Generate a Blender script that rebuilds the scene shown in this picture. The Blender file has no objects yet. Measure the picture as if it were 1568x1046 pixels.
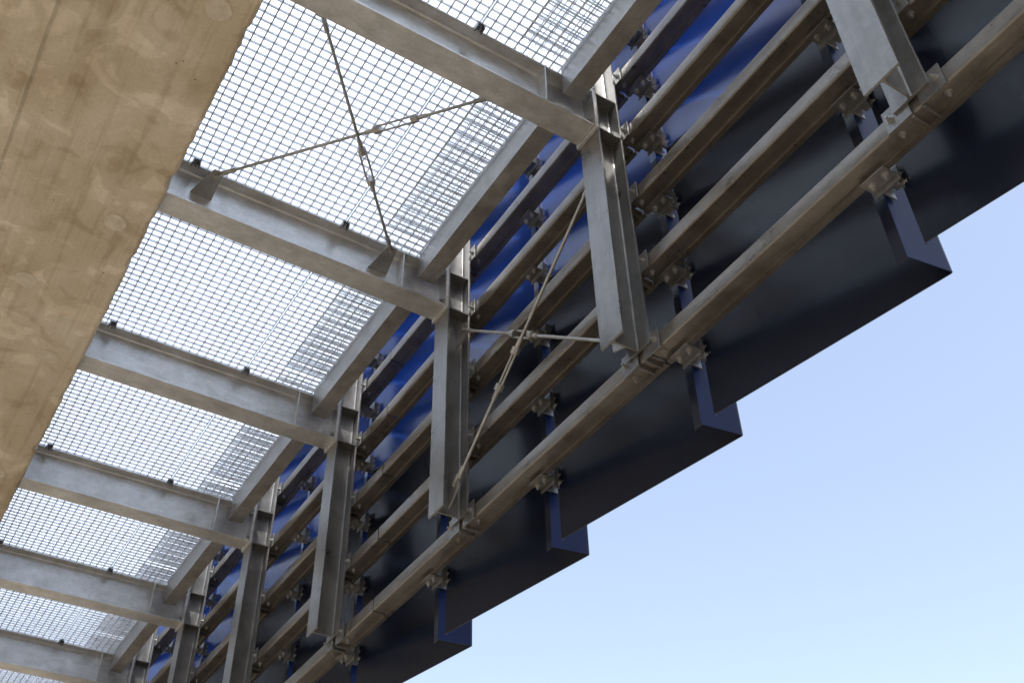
import bpy, bmesh, math, random
from mathutils import Vector, Matrix, noise
random.seed(4)
scene = bpy.context.scene
scene.view_settings.view_transform = 'Standard'
scene.view_settings.look = 'None'
scene.view_settings.exposure = 0

# ------------------------------------------------------------------ materials
def new_mat(name):
    m = bpy.data.materials.new(name); m.use_nodes = True
    nt = m.node_tree
    b = nt.nodes['Principled BSDF']
    return m, nt, b

def coord(nt, scale=(1,1,1)):
    tc = nt.nodes.new('ShaderNodeTexCoord'); mp = nt.nodes.new('ShaderNodeMapping')
    mp.inputs['Scale'].default_value = scale
    nt.links.new(tc.outputs['Object'], mp.inputs['Vector'])
    return mp.outputs['Vector']

def noise_tex(nt, vec, scale, detail=6, rough=.6, dist=0):
    n = nt.nodes.new('ShaderNodeTexNoise')
    n.inputs['Scale'].default_value = scale; n.inputs['Detail'].default_value = detail
    n.inputs['Roughness'].default_value = rough; n.inputs['Distortion'].default_value = dist
    nt.links.new(vec, n.inputs['Vector']); return n.outputs['Fac']

def ramp(nt, fac, stops):
    r = nt.nodes.new('ShaderNodeValToRGB'); e = r.color_ramp.elements
    while len(e) < len(stops): e.new(.5)
    for i, (p, c) in enumerate(stops):
        e[i].position = p; e[i].color = (c[0], c[1], c[2], 1)
    nt.links.new(fac, r.inputs['Fac']); return r.outputs['Color']

def mixc(nt, a, b, fac, mode='MIX'):
    m = nt.nodes.new('ShaderNodeMix'); m.data_type = 'RGBA'; m.blend_type = mode
    for s, v in ((6, a), (7, b), (0, fac)):
        if hasattr(v, 'is_output'): nt.links.new(v, m.inputs[s])
        else: m.inputs[s].default_value = v if s == 0 else (*v, 1)
    return m.outputs[2]

def bump(nt, h, bsdf, strength, dist):
    b = nt.nodes.new('ShaderNodeBump'); b.inputs['Strength'].default_value = strength
    b.inputs['Distance'].default_value = dist
    nt.links.new(h, b.inputs['Height']); nt.links.new(b.outputs['Normal'], bsdf.inputs['Normal'])

def steel(name, dark, light, metallic=.45, rough=.5, streak=(1,1,1), var=.6):
    m, nt, b = new_mat(name)
    v = coord(nt); vs = coord(nt, streak)
    n1 = noise_tex(nt, v, 7, 7, .6)
    n2 = noise_tex(nt, vs, 26, 5, .65)
    vo = nt.nodes.new('ShaderNodeTexVoronoi'); vo.inputs['Scale'].default_value = 110
    nt.links.new(v, vo.inputs['Vector'])
    c = ramp(nt, n1, [(.3, dark), (.7, light)])
    c2 = ramp(nt, n2, [(.30, (.74,.735,.72)), (.55, (1,1,1)), (.75, (1.1,1.1,1.1))])
    c = mixc(nt, c, c2, var, 'MULTIPLY')
    sp = ramp(nt, vo.outputs['Color'], [(0, (.86,.86,.86)), (1, (1.1,1.1,1.1))])
    c = mixc(nt, c, sp, .6, 'MULTIPLY')
    # dull chalky zinc runs
    n5 = noise_tex(nt, v, 3.2, 6, .7, 1.5)
    c = mixc(nt, c, ramp(nt, n5, [(.36, (.82,.81,.79)), (.5, (1,1,1)), (.62, (1.1,1.11,1.12))]), .55, 'MULTIPLY')
    nt.links.new(c, b.inputs['Base Color'])
    b.inputs['Metallic'].default_value = metallic
    rr = nt.nodes.new('ShaderNodeMapRange'); nt.links.new(n1, rr.inputs['Value'])
    rr.inputs['From Min'].default_value = .3; rr.inputs['From Max'].default_value = .7
    rr.inputs['To Min'].default_value = rough-.07; rr.inputs['To Max'].default_value = rough+.10
    nt.links.new(rr.outputs['Result'], b.inputs['Roughness'])
    bump(nt, n2, b, .12, .002)
    return m

M_POST = steel('galvanised_post', (.165,.166,.165), (.265,.266,.266), .7, .33, (1,1,.12))
M_BEAM = steel('galvanised_beam', (.44,.445,.445), (.61,.62,.63), .6, .35, (.3,1,1))
M_EDGE = steel('galvanised_channel', (.24,.235,.225), (.36,.355,.345), .6, .38, (1,.3,1))
M_RAIL = steel('galvanised_rail', (.135,.125,.11), (.205,.19,.17), .65, .32, (1,.12,1))
M_ROD  = steel('galvanised_rod', (.26,.26,.25), (.4,.4,.39), .6, .4)
M_GRAT = steel('grating_steel', (.42,.425,.44), (.56,.565,.58), .4, .45)
M_BOLT = steel('bolt_steel', (.26,.26,.25), (.42,.42,.41), .75, .35)
M_CLAMP= steel('clamp_steel', (.14,.14,.14), (.26,.26,.26), .7, .34)

def fin_material(name, c0, c1, rough, spec=.5, bs=.4):
    m, nt, b = new_mat(name)
    n = noise_tex(nt, coord(nt), 3, 3)
    c = ramp(nt, n, [(.3, c0), (.7, c1)])
    nt.links.new(c, b.inputs['Base Color'])
    b.inputs['Metallic'].default_value = 0
    b.inputs['Specular IOR Level'].default_value = spec
    d = noise_tex(nt, coord(nt, (1,1,.4)), 2.2, 2, .5)
    rr = nt.nodes.new('ShaderNodeMapRange'); nt.links.new(d, rr.inputs['Value'])
    rr.inputs['From Min'].default_value = .3; rr.inputs['From Max'].default_value = .7
    rr.inputs['To Min'].default_value = rough-.02; rr.inputs['To Max'].default_value = rough+.03
    nt.links.new(rr.outputs['Result'], b.inputs['Roughness'])
    bump(nt, noise_tex(nt, coord(nt), 1.3, 1), b, bs, .03)
    return m
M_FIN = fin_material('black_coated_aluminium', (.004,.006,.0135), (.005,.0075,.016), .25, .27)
M_FIN_SKY = fin_material('fin_sky_reflection_blue', (.010,.036,.19), (.014,.050,.25), .20, .5)  # upper sheets: reflected blue sky put into the base colour
M_FINF = fin_material('return_sky_reflection_navy', (.004,.011,.055), (.005,.014,.068), .38, .12)  # near-end return: sky reflection painted in as navy
M_GLINT = fin_material('sky_glint_blue', (.025,.08,.36), (.035,.10,.42), .20, .7, .05)  # colour of reflected sky, for the added glint strips

def concrete_material():
    m, nt, b = new_mat('cast_concrete')
    v = coord(nt); vs = coord(nt, (1, .25, 1))
    n1 = noise_tex(nt, v, 1.8, 8, .55, .6)
    n2 = noise_tex(nt, vs, 5, 6, .6, .3)
    n3 = noise_tex(nt, v, 60, 6, .7)
    n4 = noise_tex(nt, v, 4.2, 5, .55, 1.0)
    n6 = noise_tex(nt, coord(nt, (7, .22, 1)), 4, 3, .5)
    c = ramp(nt, n1, [(.30, (.36,.305,.225)), (.5, (.43,.38,.30)), (.68, (.50,.465,.40))])
    c = mixc(nt, c, ramp(nt, n2, [(.30, (.70,.65,.58)), (.5, (1,1,1)), (.7, (1.06,1.06,1.08))]), .7, 'MULTIPLY')
    c = mixc(nt, c, ramp(nt, n4, [(.34, (.80,.76,.70)), (.44, (1,1,1)), (.56, (1,1,1)), (.64, (1.25,1.27,1.32))]), .9, 'MULTIPLY')
    c = mixc(nt, c, ramp(nt, n6, [(.34, (.86,.84,.81)), (.46, (1,1,1))]), .8, 'MULTIPLY')
    c = mixc(nt, c, ramp(nt, n3, [(.3, (.84,.82,.79)), (.6, (1.06,1.06,1.06))]), .6, 'MULTIPLY')
    vo = nt.nodes.new('ShaderNodeTexVoronoi'); vo.inputs['Scale'].default_value = 16
    nt.links.new(v, vo.inputs['Vector'])
    holes = ramp(nt, vo.outputs['Distance'], [(.05, (.25,.2,.15)), (.085, (1,1,1))])
    gate = ramp(nt, noise_tex(nt, v, 4, 2), [(.56, (0,0,0)), (.6, (1,1,1))])
    c = mixc(nt, c, mixc(nt, c, holes, 1.0, 'MULTIPLY'), gate)
    nt.links.new(c, b.inputs['Base Color'])
    b.inputs['Roughness'].default_value = .85
    ad = nt.nodes.new('ShaderNodeMath'); ad.operation = 'ADD'
    nt.links.new(n2, ad.inputs[0]); nt.links.new(n3, ad.inputs[1])
    bump(nt, ad.outputs[0], b, .4, .006)
    return m
M_CONC = concrete_material()

def ground_material():
    m, nt, b = new_mat('sandy_paving')
    v = coord(nt)
    c = ramp(nt, noise_tex(nt, v, .6, 8), [(.3, (.235,.19,.13)), (.7, (.305,.25,.178))])
    nt.links.new(c, b.inputs['Base Color']); b.inputs['Roughness'].default_value = .9
    bump(nt, noise_tex(nt, v, 40, 4), b, .4, .01)
    return m
M_GROUND = ground_material()

def backlight_sheet_material():  # sheet added above the grating as a bright backing
    m = bpy.data.materials.new('translucent_sheet'); m.use_nodes = True
    nt = m.node_tree; nt.nodes.clear()
    o = nt.nodes.new('ShaderNodeOutputMaterial'); t = nt.nodes.new('ShaderNodeBsdfTranslucent')
    d = nt.nodes.new('ShaderNodeBsdfDiffuse'); mx = nt.nodes.new('ShaderNodeMixShader')
    t.inputs['Color'].default_value = (.84,.91,.99,1); d.inputs['Color'].default_value = (.8,.8,.8,1)
    mx.inputs[0].default_value = .08
    nt.links.new(t.outputs[0], mx.inputs[1]); nt.links.new(d.outputs[0], mx.inputs[2])
    nt.links.new(mx.outputs[0], o.inputs['Surface'])
    return m
M_BACKLIGHT = backlight_sheet_material()

# ------------------------------------------------------------------ mesh helpers
def finish(bm, name, mat, parent=None, bevel=0, smooth=False):
    bmesh.ops.recalc_face_normals(bm, faces=bm.faces)
    me = bpy.data.meshes.new(name); bm.to_mesh(me); bm.free()
    ob = bpy.data.objects.new(name, me); scene.collection.objects.link(ob)
    for m in (mat if isinstance(mat, (list, tuple)) else [mat]): me.materials.append(m)
    if parent: ob.parent = parent
    if bevel:
        md = ob.modifiers.new('bevel', 'BEVEL'); md.width = bevel; md.segments = 2
        md.limit_method = 'ANGLE'; md.angle_limit = math.radians(40)
    return ob

def box(bm, x0, x1, y0, y1, z0, z1):
    vs = [bm.verts.new(p) for p in ((x0,y0,z0),(x1,y0,z0),(x1,y1,z0),(x0,y1,z0),
                                    (x0,y0,z1),(x1,y0,z1),(x1,y1,z1),(x0,y1,z1))]
    for f in ((0,3,2,1),(4,5,6,7),(0,1,5,4),(1,2,6,5),(2,3,7,6),(3,0,4,7)):
        bm.faces.new([vs[i] for i in f])

def prism(bm, pts, f, t0, t1):
    a = [bm.verts.new(f(p[0], p[1], t0)) for p in pts]
    b = [bm.verts.new(f(p[0], p[1], t1)) for p in pts]
    n = len(pts)
    for i in range(n): bm.faces.new((a[i], a[(i+1)%n], b[(i+1)%n], b[i]))
    bm.faces.new(a[::-1]); bm.faces.new(b)

def hprofile(b, h, tw, tf, r, seg=4):
    pts = []
    def arc(cx, cy, a0, a1):
        for i in range(seg+1):
            a = math.radians(a0+(a1-a0)*i/seg); pts.append((cx+r*math.cos(a), cy+r*math.sin(a)))
    B, H, W = b/2, h/2, tw/2
    pts.append((-B,-H)); pts.append((B,-H)); pts.append((B,-H+tf))
    arc(W+r, -H+tf+r, 270, 180); arc(W+r, H-tf-r, 180, 90)
    pts.append((B,H-tf)); pts.append((B,H)); pts.append((-B,H)); pts.append((-B,H-tf))
    arc(-W-r, H-tf-r, 90, 0); arc(-W-r, -H+tf+r, 0, -90)
    pts.append((-B,-H+tf))
    return pts

def cyl(bm, p0, p1, r, seg=14, r2=None):
    p0, p1 = Vector(p0), Vector(p1); d = (p1-p0); d.normalize()
    up = Vector((0,0,1)) if abs(d.z) < .9 else Vector((1,0,0))
    a = d.cross(up).normalized(); b = d.cross(a).normalized()
    r2 = r if r2 is None else r2
    v0 = [bm.verts.new(p0+r*(a*math.cos(2*math.pi*i/seg)+b*math.sin(2*math.pi*i/seg))) for i in range(seg)]
    v1 = [bm.verts.new(p1+r2*(a*math.cos(2*math.pi*i/seg)+b*math.sin(2*math.pi*i/seg))) for i in range(seg)]
    for i in range(seg): bm.faces.new((v0[i], v0[(i+1)%seg], v1[(i+1)%seg], v1[i]))
    bm.faces.new(v0[::-1]); bm.faces.new(v1)

def bolt(bm, p, d, r=.012, l=.012):
    p, d = Vector(p), Vector(d).normalized()
    cyl(bm, p, p+d*.003, r*1.35, 12)
    cyl(bm, p+d*.003, p+d*l, r, 6)
    cyl(bm, p+d*l, p+d*(l+.012), r*.5, 8)

# ------------------------------------------------------------------ layout
# +X = outward from the deck, +Y = along the deck, +Z = up, camera at origin
POST_O, BAY, A0 = 2.28, 1.515, 1.10
POST_B = 3.0
BEAM_B, BEAM_T = 4.37, 4.67
SLAB_O, SLAB_Z = .512, 4.3
posts = range(-2, 11)
ZG = -1.6

bm = bmesh.new(); s = 600
bm.faces.new([bm.verts.new(p) for p in ((-s,-s,ZG),(s,-s,ZG),(s,s,ZG),(-s,s,ZG))])
finish(bm, 'ground', M_GROUND)

RAIL_Z = [3.0+.47*k for k in range(8)]

# posts
for i in posts:
    a = A0 + BAY*i
    root = bpy.data.objects.new('steel_post', None); scene.collection.objects.link(root)
    bm = bmesh.new()
    prism(bm, hprofile(.155,.15,.008,.011,.011), lambda u,v,t,a=a: (POST_O+v, a+u, t), POST_B, 6.6)
    finish(bm, 'h_section', M_POST, root, .0015)
    bm = bmesh.new()
    for z in (BEAM_B-.004, BEAM_T-.012, 5.5):
        for sg in (-1, 1):
            y0, y1 = sorted((a+sg*.0045, a+sg*.074))
            box(bm, POST_O-.0635, POST_O+.0635, y0, y1, z, z+.011)
    finish(bm, 'stiffener_plates', M_POST, root, .001)
    bm = bmesh.new(); bb = bmesh.new()
    for z in RAIL_Z:
        box(bm, POST_O+.0755, POST_O+.083, a-.125, a-.02, z-.055, z+.055)
        box(bm, POST_O+.083, POST_O+.17, a-.028, a-.02, z-.066, z-.0465)
        box(bm, POST_O+.0755, POST_O+.083, a+.02, a+.125, z-.055, z+.055)
        box(bm, POST_O+.083, POST_O+.17, a+.02, a+.028, z-.066, z-.0465)
        for sy in (-.1, .1):
            bolt(bb, (POST_O+.0755, a+sy, z), (-1,0,0), .011)
            bolt(bb, (2.40, a+sy, z-.0455), (0,0,-1), .010)
    finish(bm, 'rail_cleats', M_CLAMP, root, .001)
    finish(bb, 'bolts', M_BOLT, root)

# beams
for i in posts:
    a = A0 + BAY*i
    root = bpy.data.objects.new('steel_outrigger_beam', None); scene.collection.objects.link(root)
    bm = bmesh.new()
    zc, h = (BEAM_B+BEAM_T)/2, BEAM_T-BEAM_B
    prism(bm, hprofile(.15,h,.008,.011,.013), lambda u,v,t,a=a: (t, a+u, zc+v), SLAB_O+.003, 2.184)
    finish(bm, 'i_section', M_BEAM, root, .0015)
    bm = bmesh.new(); bb = bmesh.new()
    box(bm, 2.186, 2.2035, a-.085, a+.085, BEAM_B-.02, BEAM_T+.01)
    for o in (1.90,):
        for sg in (-1,1):
            y0, y1 = sorted((a+sg*.0045, a+sg*.073))
            box(bm, o, o+.009, y0, y1, BEAM_B+.0115, BEAM_T-.0115)
    for sy in (-.055, .055):
        for z in (BEAM_B+.05, BEAM_T-.05):
            bolt(bb, (2.186, a+sy, z), (-1,0,0), .012)
    finish(bm, 'end_plate_and_stiffeners', M_BEAM, root, .001)
    finish(bb, 'bolts', M_BOLT, root)

# edge channels, gratings, clips between beams
for i in list(posts)[:-1]:
    a = A0+BAY*i; a1 = a+BAY
    bm = bmesh.new()
    pts = [(2.0,4.495),(2.105,4.495),(2.105,4.505),(2.009,4.505),(2.009,4.69),(2.085,4.69),(2.085,4.70),(2.0,4.70)]
    prism(bm, pts, lambda u,v,t: (u,t,v), a+.0785, a1-.0785)
    finish(bm, 'steel_edge_channel', M_EDGE, None, .0015)
    root = bpy.data.objects.new('steel_walkway_grating', None); scene.collection.objects.link(root)
    bm = bmesh.new()
    zb = BEAM_T+.006; zt = zb+.017
    for (o0, o1) in ((.53, 1.503), (1.512, 1.992)):
        y0, y1 = a+.012, a1-.012
        # bearing bars run outwards, cross rods run along the deck
        m = round((y1-y0)/.046)
        for j in range(1, m):
            y = y0+(y1-y0)*j/m
            box(bm, o0+.0045, o1-.0045, y-.0022, y+.0022, zb, zt)
        n = round((o1-o0)/.054)
        for j in range(1, n):
            o = o0+(o1-o0)*j/n
            box(bm, o-.0035, o+.0035, y0+.0005, y1-.0005, zt-.009, zt-.002)
        for o in (o0, o1-.004):
            box(bm, o, o+.004, y0+.0045, y1-.0045, zb-.001, zt+.001)
        box(bm, o0, o1, y0, y0+.004, zb-.001, zt+.001)
        box(bm, o0, o1, y1-.004, y1, zb-.001, zt+.001)
    finish(bm, 'grating_bars', M_GRAT, root)
    # finer second grating strip standing just above the outer margin
    bm = bmesh.new(); zb2 = 4.86
    for q in range(1, 46):
        y = a+.03+(BAY-.06)*q/46
        box(bm, 1.80, 2.15, y-.0022, y+.0022, zb2, zb2+.012)
    for q in range(10):
        o = 1.80+.35*q/9
        box(bm, o-.0025, o+.0025, a+.03, a1-.03, zb2+.0125, zb2+.018)
    finish(bm, 'upper_margin_mesh', M_GRAT, root)
    bm = bmesh.new()
    for o in (.62, 1.507):
        for yy in (a+.095, a1-.095):
            box(bm, o-.022, o+.022, yy-.02, yy+.02, zb-.012, zb-.002)
            box(bm, o-.022, o-.016, yy-.02, yy+.02, zb-.04, zb-.012)
            box(bm, o+.016, o+.022, yy-.02, yy+.02, zb-.04, zb-.012)
            cyl(bm, (o,yy,zb-.05), (o,yy,zb+.015), .006, 8)
            cyl(bm, (o,yy,zb-.026), (o,yy,zb-.014), .013, 6)
    finish(bm, 'grating_clips', M_CLAMP, root)

bm = bmesh.new()
box(bm, .3, 2.14, -2.5, 17.5, 4.97, 4.974)  # invented sheet: glows behind the grating and screens direct sun
finish(bm, 'added_backlight_sheet', M_BACKLIGHT)

# rails: channel, web towards the posts, toe out, hooked lower lip
for k, z in enumerate(RAIL_Z):
    root = bpy.data.objects.new('steel_rail', None); scene.collection.objects.link(root)
    bm = bmesh.new()
    joints = [-3.2, -0.2, 2.56, 5.15, 8.3, 11.5, 17]
    x0, x1, zb, zt, R_, t_ = 2.367, 2.468, z-.045, z+.037, .009, .005
    def arc(cx, cy, r, a0, a1, n=4):
        return [(cx+r*math.cos(math.radians(a0+(a1-a0)*q/n)), cy+r*math.sin(math.radians(a0+(a1-a0)*q/n))) for q in range(n+1)]
    pts = []
    pts += [(x1-.02, zt)] + arc(x0+R_, zt-R_, R_, 90, 180) + arc(x0+R_, zb+R_, R_, 180, 270)
    pts += [(x1-.026, zb), (x1-.026, zb-.014), (x1, zb-.014), (x1, zb+.012), (x1-t_, zb+.012), (x1-t_, zb-.009), (x1-.021, zb-.009), (x1-.021, zb+t_)]
    pts += arc(x0+R_, zb+R_, R_-t_, 270, 180) + arc(x0+R_, zt-R_, R_-t_, 180, 90) + [(x1-.02, zt-t_)]
    for j in range(len(joints)-1):
        prism(bm, pts, lambda u,v,t: (u,t,v), joints[j]+.006, joints[j+1]-.006)
    ob = finish(bm, 'rolled_section', M_RAIL, root)
    for p in ob.data.polygons: p.use_smooth = True
    md = ob.modifiers.new('es', 'EDGE_SPLIT'); md.split_angle = math.radians(30)

# slim blue strips added behind the upper rails to stand for sky glints
for z in (4.62, 5.09, 5.56, 6.03):
    bm = bmesh.new()
    pts = [(2.478,z),(2.524,z),(2.524,z+.055),(2.519,z+.055),(2.519,z+.005),(2.478,z+.005)]
    prism(bm, pts, lambda u,v,t: (u,t,v), -3.2, 16.5)
    finish(bm, 'added_sky_glint_strip', M_GLINT, None, .001)

# louver fins
FP, F0 = 1.087, 1.39
TZ0, TZ1 = 2.62, 7.2
for k in range(-4, 14):
    a = F0+FP*k
    root = bpy.data.objects.new('louver_fin_panel', None); scene.collection.objects.link(root)
    pl = [(2.54,a+.075),(2.538,a+.03),(2.722,a+.002),(2.729,a+.002),(2.7305,a+.009)]
    nseg = 6
    for q in range(1, nseg+1):
        t = q/nseg
        pl.append((2.7305-(.19)*t, a+.009+(1.03)*t))
    pl.append((2.552, a+1.045))
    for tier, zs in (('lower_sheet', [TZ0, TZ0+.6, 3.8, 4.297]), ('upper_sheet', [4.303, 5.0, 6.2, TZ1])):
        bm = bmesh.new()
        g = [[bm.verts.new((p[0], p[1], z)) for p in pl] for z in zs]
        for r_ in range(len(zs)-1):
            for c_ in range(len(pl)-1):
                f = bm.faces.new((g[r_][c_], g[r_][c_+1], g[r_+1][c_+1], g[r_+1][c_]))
                f.material_index = 1 if tier == 'upper_sheet' else (2 if c_ == 1 else 0)  # upper sheet and near return carry the painted sky reflection
        ob = finish(bm, tier, [M_FIN, M_FIN_SKY, M_FINF], root)
        md = ob.modifiers.new('s', 'SOLIDIFY'); md.thickness = .004; md.offset = 0
    bm = bmesh.new(); bb = bmesh.new()
    for z in RAIL_Z:
        y = a-.01
        box(bm, 2.43, 2.50, y-.055, y+.055, z-.068, z-.061)
        box(bm, 2.502, 2.508, y-.06, y+.06, z-.09, z+.03)
        box(bm, 2.508, 2.60, y-.045, y-.038, z-.105, z+.01)
        box(bm, 2.508, 2.575, y+.02, y+.027, z-.085, z+.02)
        box(bm, 2.508, 2.60, y-.038, y+.02, z-.022, z-.015)
        for sy in (-.03, .03):
            bolt(bb, (2.465, y+sy, z-.068), (0,0,-1), .011, .014)
        bolt(bb, (2.55, y-.045, z-.075), (0,-1,0), .013, .014)
        bolt(bb, (2.55, y-.045, z-.03), (0,-1,0), .011, .012)
    finish(bm, 'clamp_brackets', M_CLAMP, root, .001)
    finish(bb, 'clamp_bolts', M_BOLT, root)

# tie rods with turnbuckles
def tie(p0, p1, frac):
    p0, p1 = Vector(p0), Vector(p1); d = (p1-p0).normalized(); L = (p1-p0).length
    root = bpy.data.objects.new('tie_rod_brace', None); scene.collection.objects.link(root)
    bm = bmesh.new()
    c = p0+d*L*frac; tl = .12
    cyl(bm, p0+d*.05, c-d*tl*.75, .0085); cyl(bm, c+d*tl*.75, p1-d*.05, .0085)
    cyl(bm, c-d*(tl+.05), c-d*tl*.8, .0125); cyl(bm, c+d*tl*.8, c+d*(tl+.05), .0125)
    side = d.cross(Vector((0,0,1))).normalized()
    if abs(d.z) > .3: side = Vector((0,-d.z,d.y)).normalized()
    for sg in (-1,1):
        cyl(bm, c-d*tl+side*sg*.018, c+d*tl+side*sg*.018, .006, 8)
    for sg in (-1,1):
        cyl(bm, c+d*sg*tl, c+d*sg*(tl-.035), .024, 8)
    nrm = Vector((0,0,1)) if abs(d.z) < .3 else Vector((1,0,0))
    for p, q in ((p0, 1), (p1, -1)):
        cyl(bm, p+d*q*.03, p+d*q*.10, .013, 10)
        for sg in (-1,1):
            cyl(bm, p-d*q*.02+nrm*sg*.011, p+d*q*.05+nrm*sg*.011, .008, 8)
        cyl(bm, p-nrm*.022, p+nrm*.022, .012, 6)
    finish(bm, 'rod_and_turnbuckle', M_ROD, root)
    return root

def gusset(root, pts, axis, t0, t1):
    bm = bmesh.new()
    if axis == 'z': prism(bm, pts, lambda u,v,t: (u,v,t), t0, t1)
    else: prism(bm, pts, lambda u,v,t: (t,u,v), t0, t1)
    finish(bm, 'gusset_plate', M_EDGE, root, .001)

for i in (1,):
    y0, y1 = A0+BAY*i, A0+BAY*(i+1)
    n, f = y0+.135, y1-.195
    zz = 4.50
    r1 = tie((.79,n,zz), (1.76,f,zz), .60)
    gusset(r1, [(.70,y0+.0045),(.84,y0+.0045),(.82,n+.025),(.77,n+.025)], 'z', zz-.004, zz+.004)
    gusset(r1, [(1.71,y1-.0045),(1.83,y1-.0045),(1.79,f-.025),(1.735,f-.025)], 'z', zz-.004, zz+.004)
    r2 = tie((.73,f,zz+.022), (1.72,n,zz+.022), .66)
    gusset(r2, [(.64,y1-.0045),(.76,y1-.0045),(.75,f-.025),(.70,f-.025)], 'z', zz+.018, zz+.026)
    gusset(r2, [(1.66,y0+.0045),(1.78,y0+.0045),(1.75,n+.025),(1.69,n+.025)], 'z', zz+.018, zz+.026)
    o = POST_O
    v1 = tie((o,y0+.10,4.20), (o,y1-.08,3.15), .62)
    gusset(v1, [(y0+.0045,4.32),(y0+.0045,4.12),(y0+.12,4.16),(y0+.12,4.24)], 'x', o-.004, o+.004)
    gusset(v1, [(y1-.0045,3.04),(y1-.0045,3.24),(y1-.11,3.20),(y1-.11,3.12)], 'x', o-.004, o+.004)
    v2 = tie((o+.024,y1-.11,4.20), (o+.024,y0+.08,3.10), .45)
    gusset(v2, [(y1-.0045,4.32),(y1-.0045,4.12),(y1-.14,4.16),(y1-.14,4.24)], 'x', o+.020, o+.028)
    gusset(v2, [(y0+.0045,3.02),(y0+.0045,3.22),(y0+.11,3.16),(y0+.11,3.06)], 'x', o+.020, o+.028)

# concrete deck slab with ragged arris
root = bpy.data.objects.new('concrete_deck_slab', None); scene.collection.objects.link(root)
bm = bmesh.new()
NY = 1400; y0, y1 = -4, 18
prof = [(SLAB_O, 4.95), (SLAB_O, SLAB_Z+.02), (SLAB_O-.006, SLAB_Z+.006), (SLAB_O-.02, SLAB_Z), (SLAB_O-.1, SLAB_Z), (-.245, SLAB_Z), (-.262,SLAB_Z-.012), (-1.3,SLAB_Z-.012), (-1.3,4.95)]
rows = []
for j in range(NY+1):
    y = y0+(y1-y0)*j/NY
    nz = noise.noise(Vector((y*14, 0, 0)))+.8*noise.noise(Vector((y*45, 3, 0)))
    chip = max(0, noise.noise(Vector((y*6, 9, 0)))-.1)*.045
    row = []
    for q, (o, z) in enumerate(prof):
        do = dz = 0
        if q == 1: do = .006*nz-chip*.6; dz = .006*nz+chip
        if q == 2: do = .010*nz-chip; dz = .004*nz
        if q == 3: do = .010*nz-chip
        if q in (5, 6): do = .004*noise.noise(Vector((y*3, 5, 0)))
        row.append(bm.verts.new((o+do, y, z+dz)))
    rows.append(row)
n = len(prof)
for j in range(NY):
    for q in range(n):
        bm.faces.new((rows[j][q], rows[j][(q+1)%n], rows[j+1][(q+1)%n], rows[j+1][q]))
bm.faces.new(rows[0][::-1]); bm.faces.new(rows[-1])
finish(bm, 'slab', M_CONC, root)
m_pl, ntp, bp = new_mat('mortar_plug')
cp = ramp(ntp, noise_tex(ntp, coord(ntp), 25, 5), [(.3,(.40,.365,.30)),(.7,(.54,.505,.44))])
ntp.links.new(cp, bp.inputs['Base Color']); bp.inputs['Roughness'].default_value = .9
bm = bmesh.new()
for (u, v) in ((.358,2.85),(.347,4.33),(.33,5.6),(.34,7.0),(.05,5.0)):
    ring = 28
    for (r0, z0) in ((.058, .0022), (.03, .0038)):
        vs = [bm.verts.new((u+r0*(1+.08*noise.noise(Vector((math.cos(6.283*q/ring)*2+v*5, math.sin(6.283*q/ring)*2, r0*50))))*math.cos(6.283*q/ring),
                            v+r0*(1+.08*noise.noise(Vector((math.cos(6.283*q/ring)*2, math.sin(6.283*q/ring)*2+v*3, r0*50))))*math.sin(6.283*q/ring), SLAB_Z-z0)) for q in range(ring)]
        bm.faces.new(vs)
finish(bm, 'tie_plugs', m_pl, root)

# ------------------------------------------------------------------ light
el = math.radians(60)
hd = Vector((-.45,-.89,0)).normalized()
to_sun = Vector((hd.x*math.cos(el), hd.y*math.cos(el), math.sin(el)))
sd = bpy.data.lights.new('sun', 'SUN'); sd.energy = 5; sd.angle = math.radians(.5); sd.color = (1,.96,.9)
so = bpy.data.objects.new('sun', sd); scene.collection.objects.link(so)
so.rotation_euler = to_sun.to_track_quat('Z', 'Y').to_euler()
w = bpy.data.worlds.new('World'); scene.world = w; w.use_nodes = True
nt = w.node_tree; bg = nt.nodes['Background']
sky = nt.nodes.new('ShaderNodeTexSky'); sky.sky_type = 'NISHITA'; sky.sun_disc = False
sky.sun_elevation = el; sky.sun_rotation = math.atan2(hd.x, hd.y)
sky.air_density = 1.0; sky.dust_density = 3; sky.ozone_density = 1.0
hs = nt.nodes.new('ShaderNodeHueSaturation')
hs.inputs['Saturation'].default_value = .76; hs.inputs['Value'].default_value = 2.45
nt.links.new(sky.outputs[0], hs.inputs['Color'])
nt.links.new(hs.outputs[0], bg.inputs[0]); bg.inputs[1].default_value = .15

# ------------------------------------------------------------------ camera
cd = bpy.data.cameras.new('camera'); cam = bpy.data.objects.new('camera', cd)
scene.collection.objects.link(cam); scene.camera = cam
cd.sensor_fit = 'HORIZONTAL'; cd.sensor_width = 36; cd.lens = 38.0
cd.clip_start = .05; cd.clip_end = 2000
R = Vector((.8470,-.5312,-.0204)); F = Vector((.4089,.6262,.6634)).normalized()
R = (R-F*R.dot(F)).normalized(); U = R.cross(F)
mw = Matrix((R, U, -F)).transposed().to_4x4()
cam.matrix_world = mw
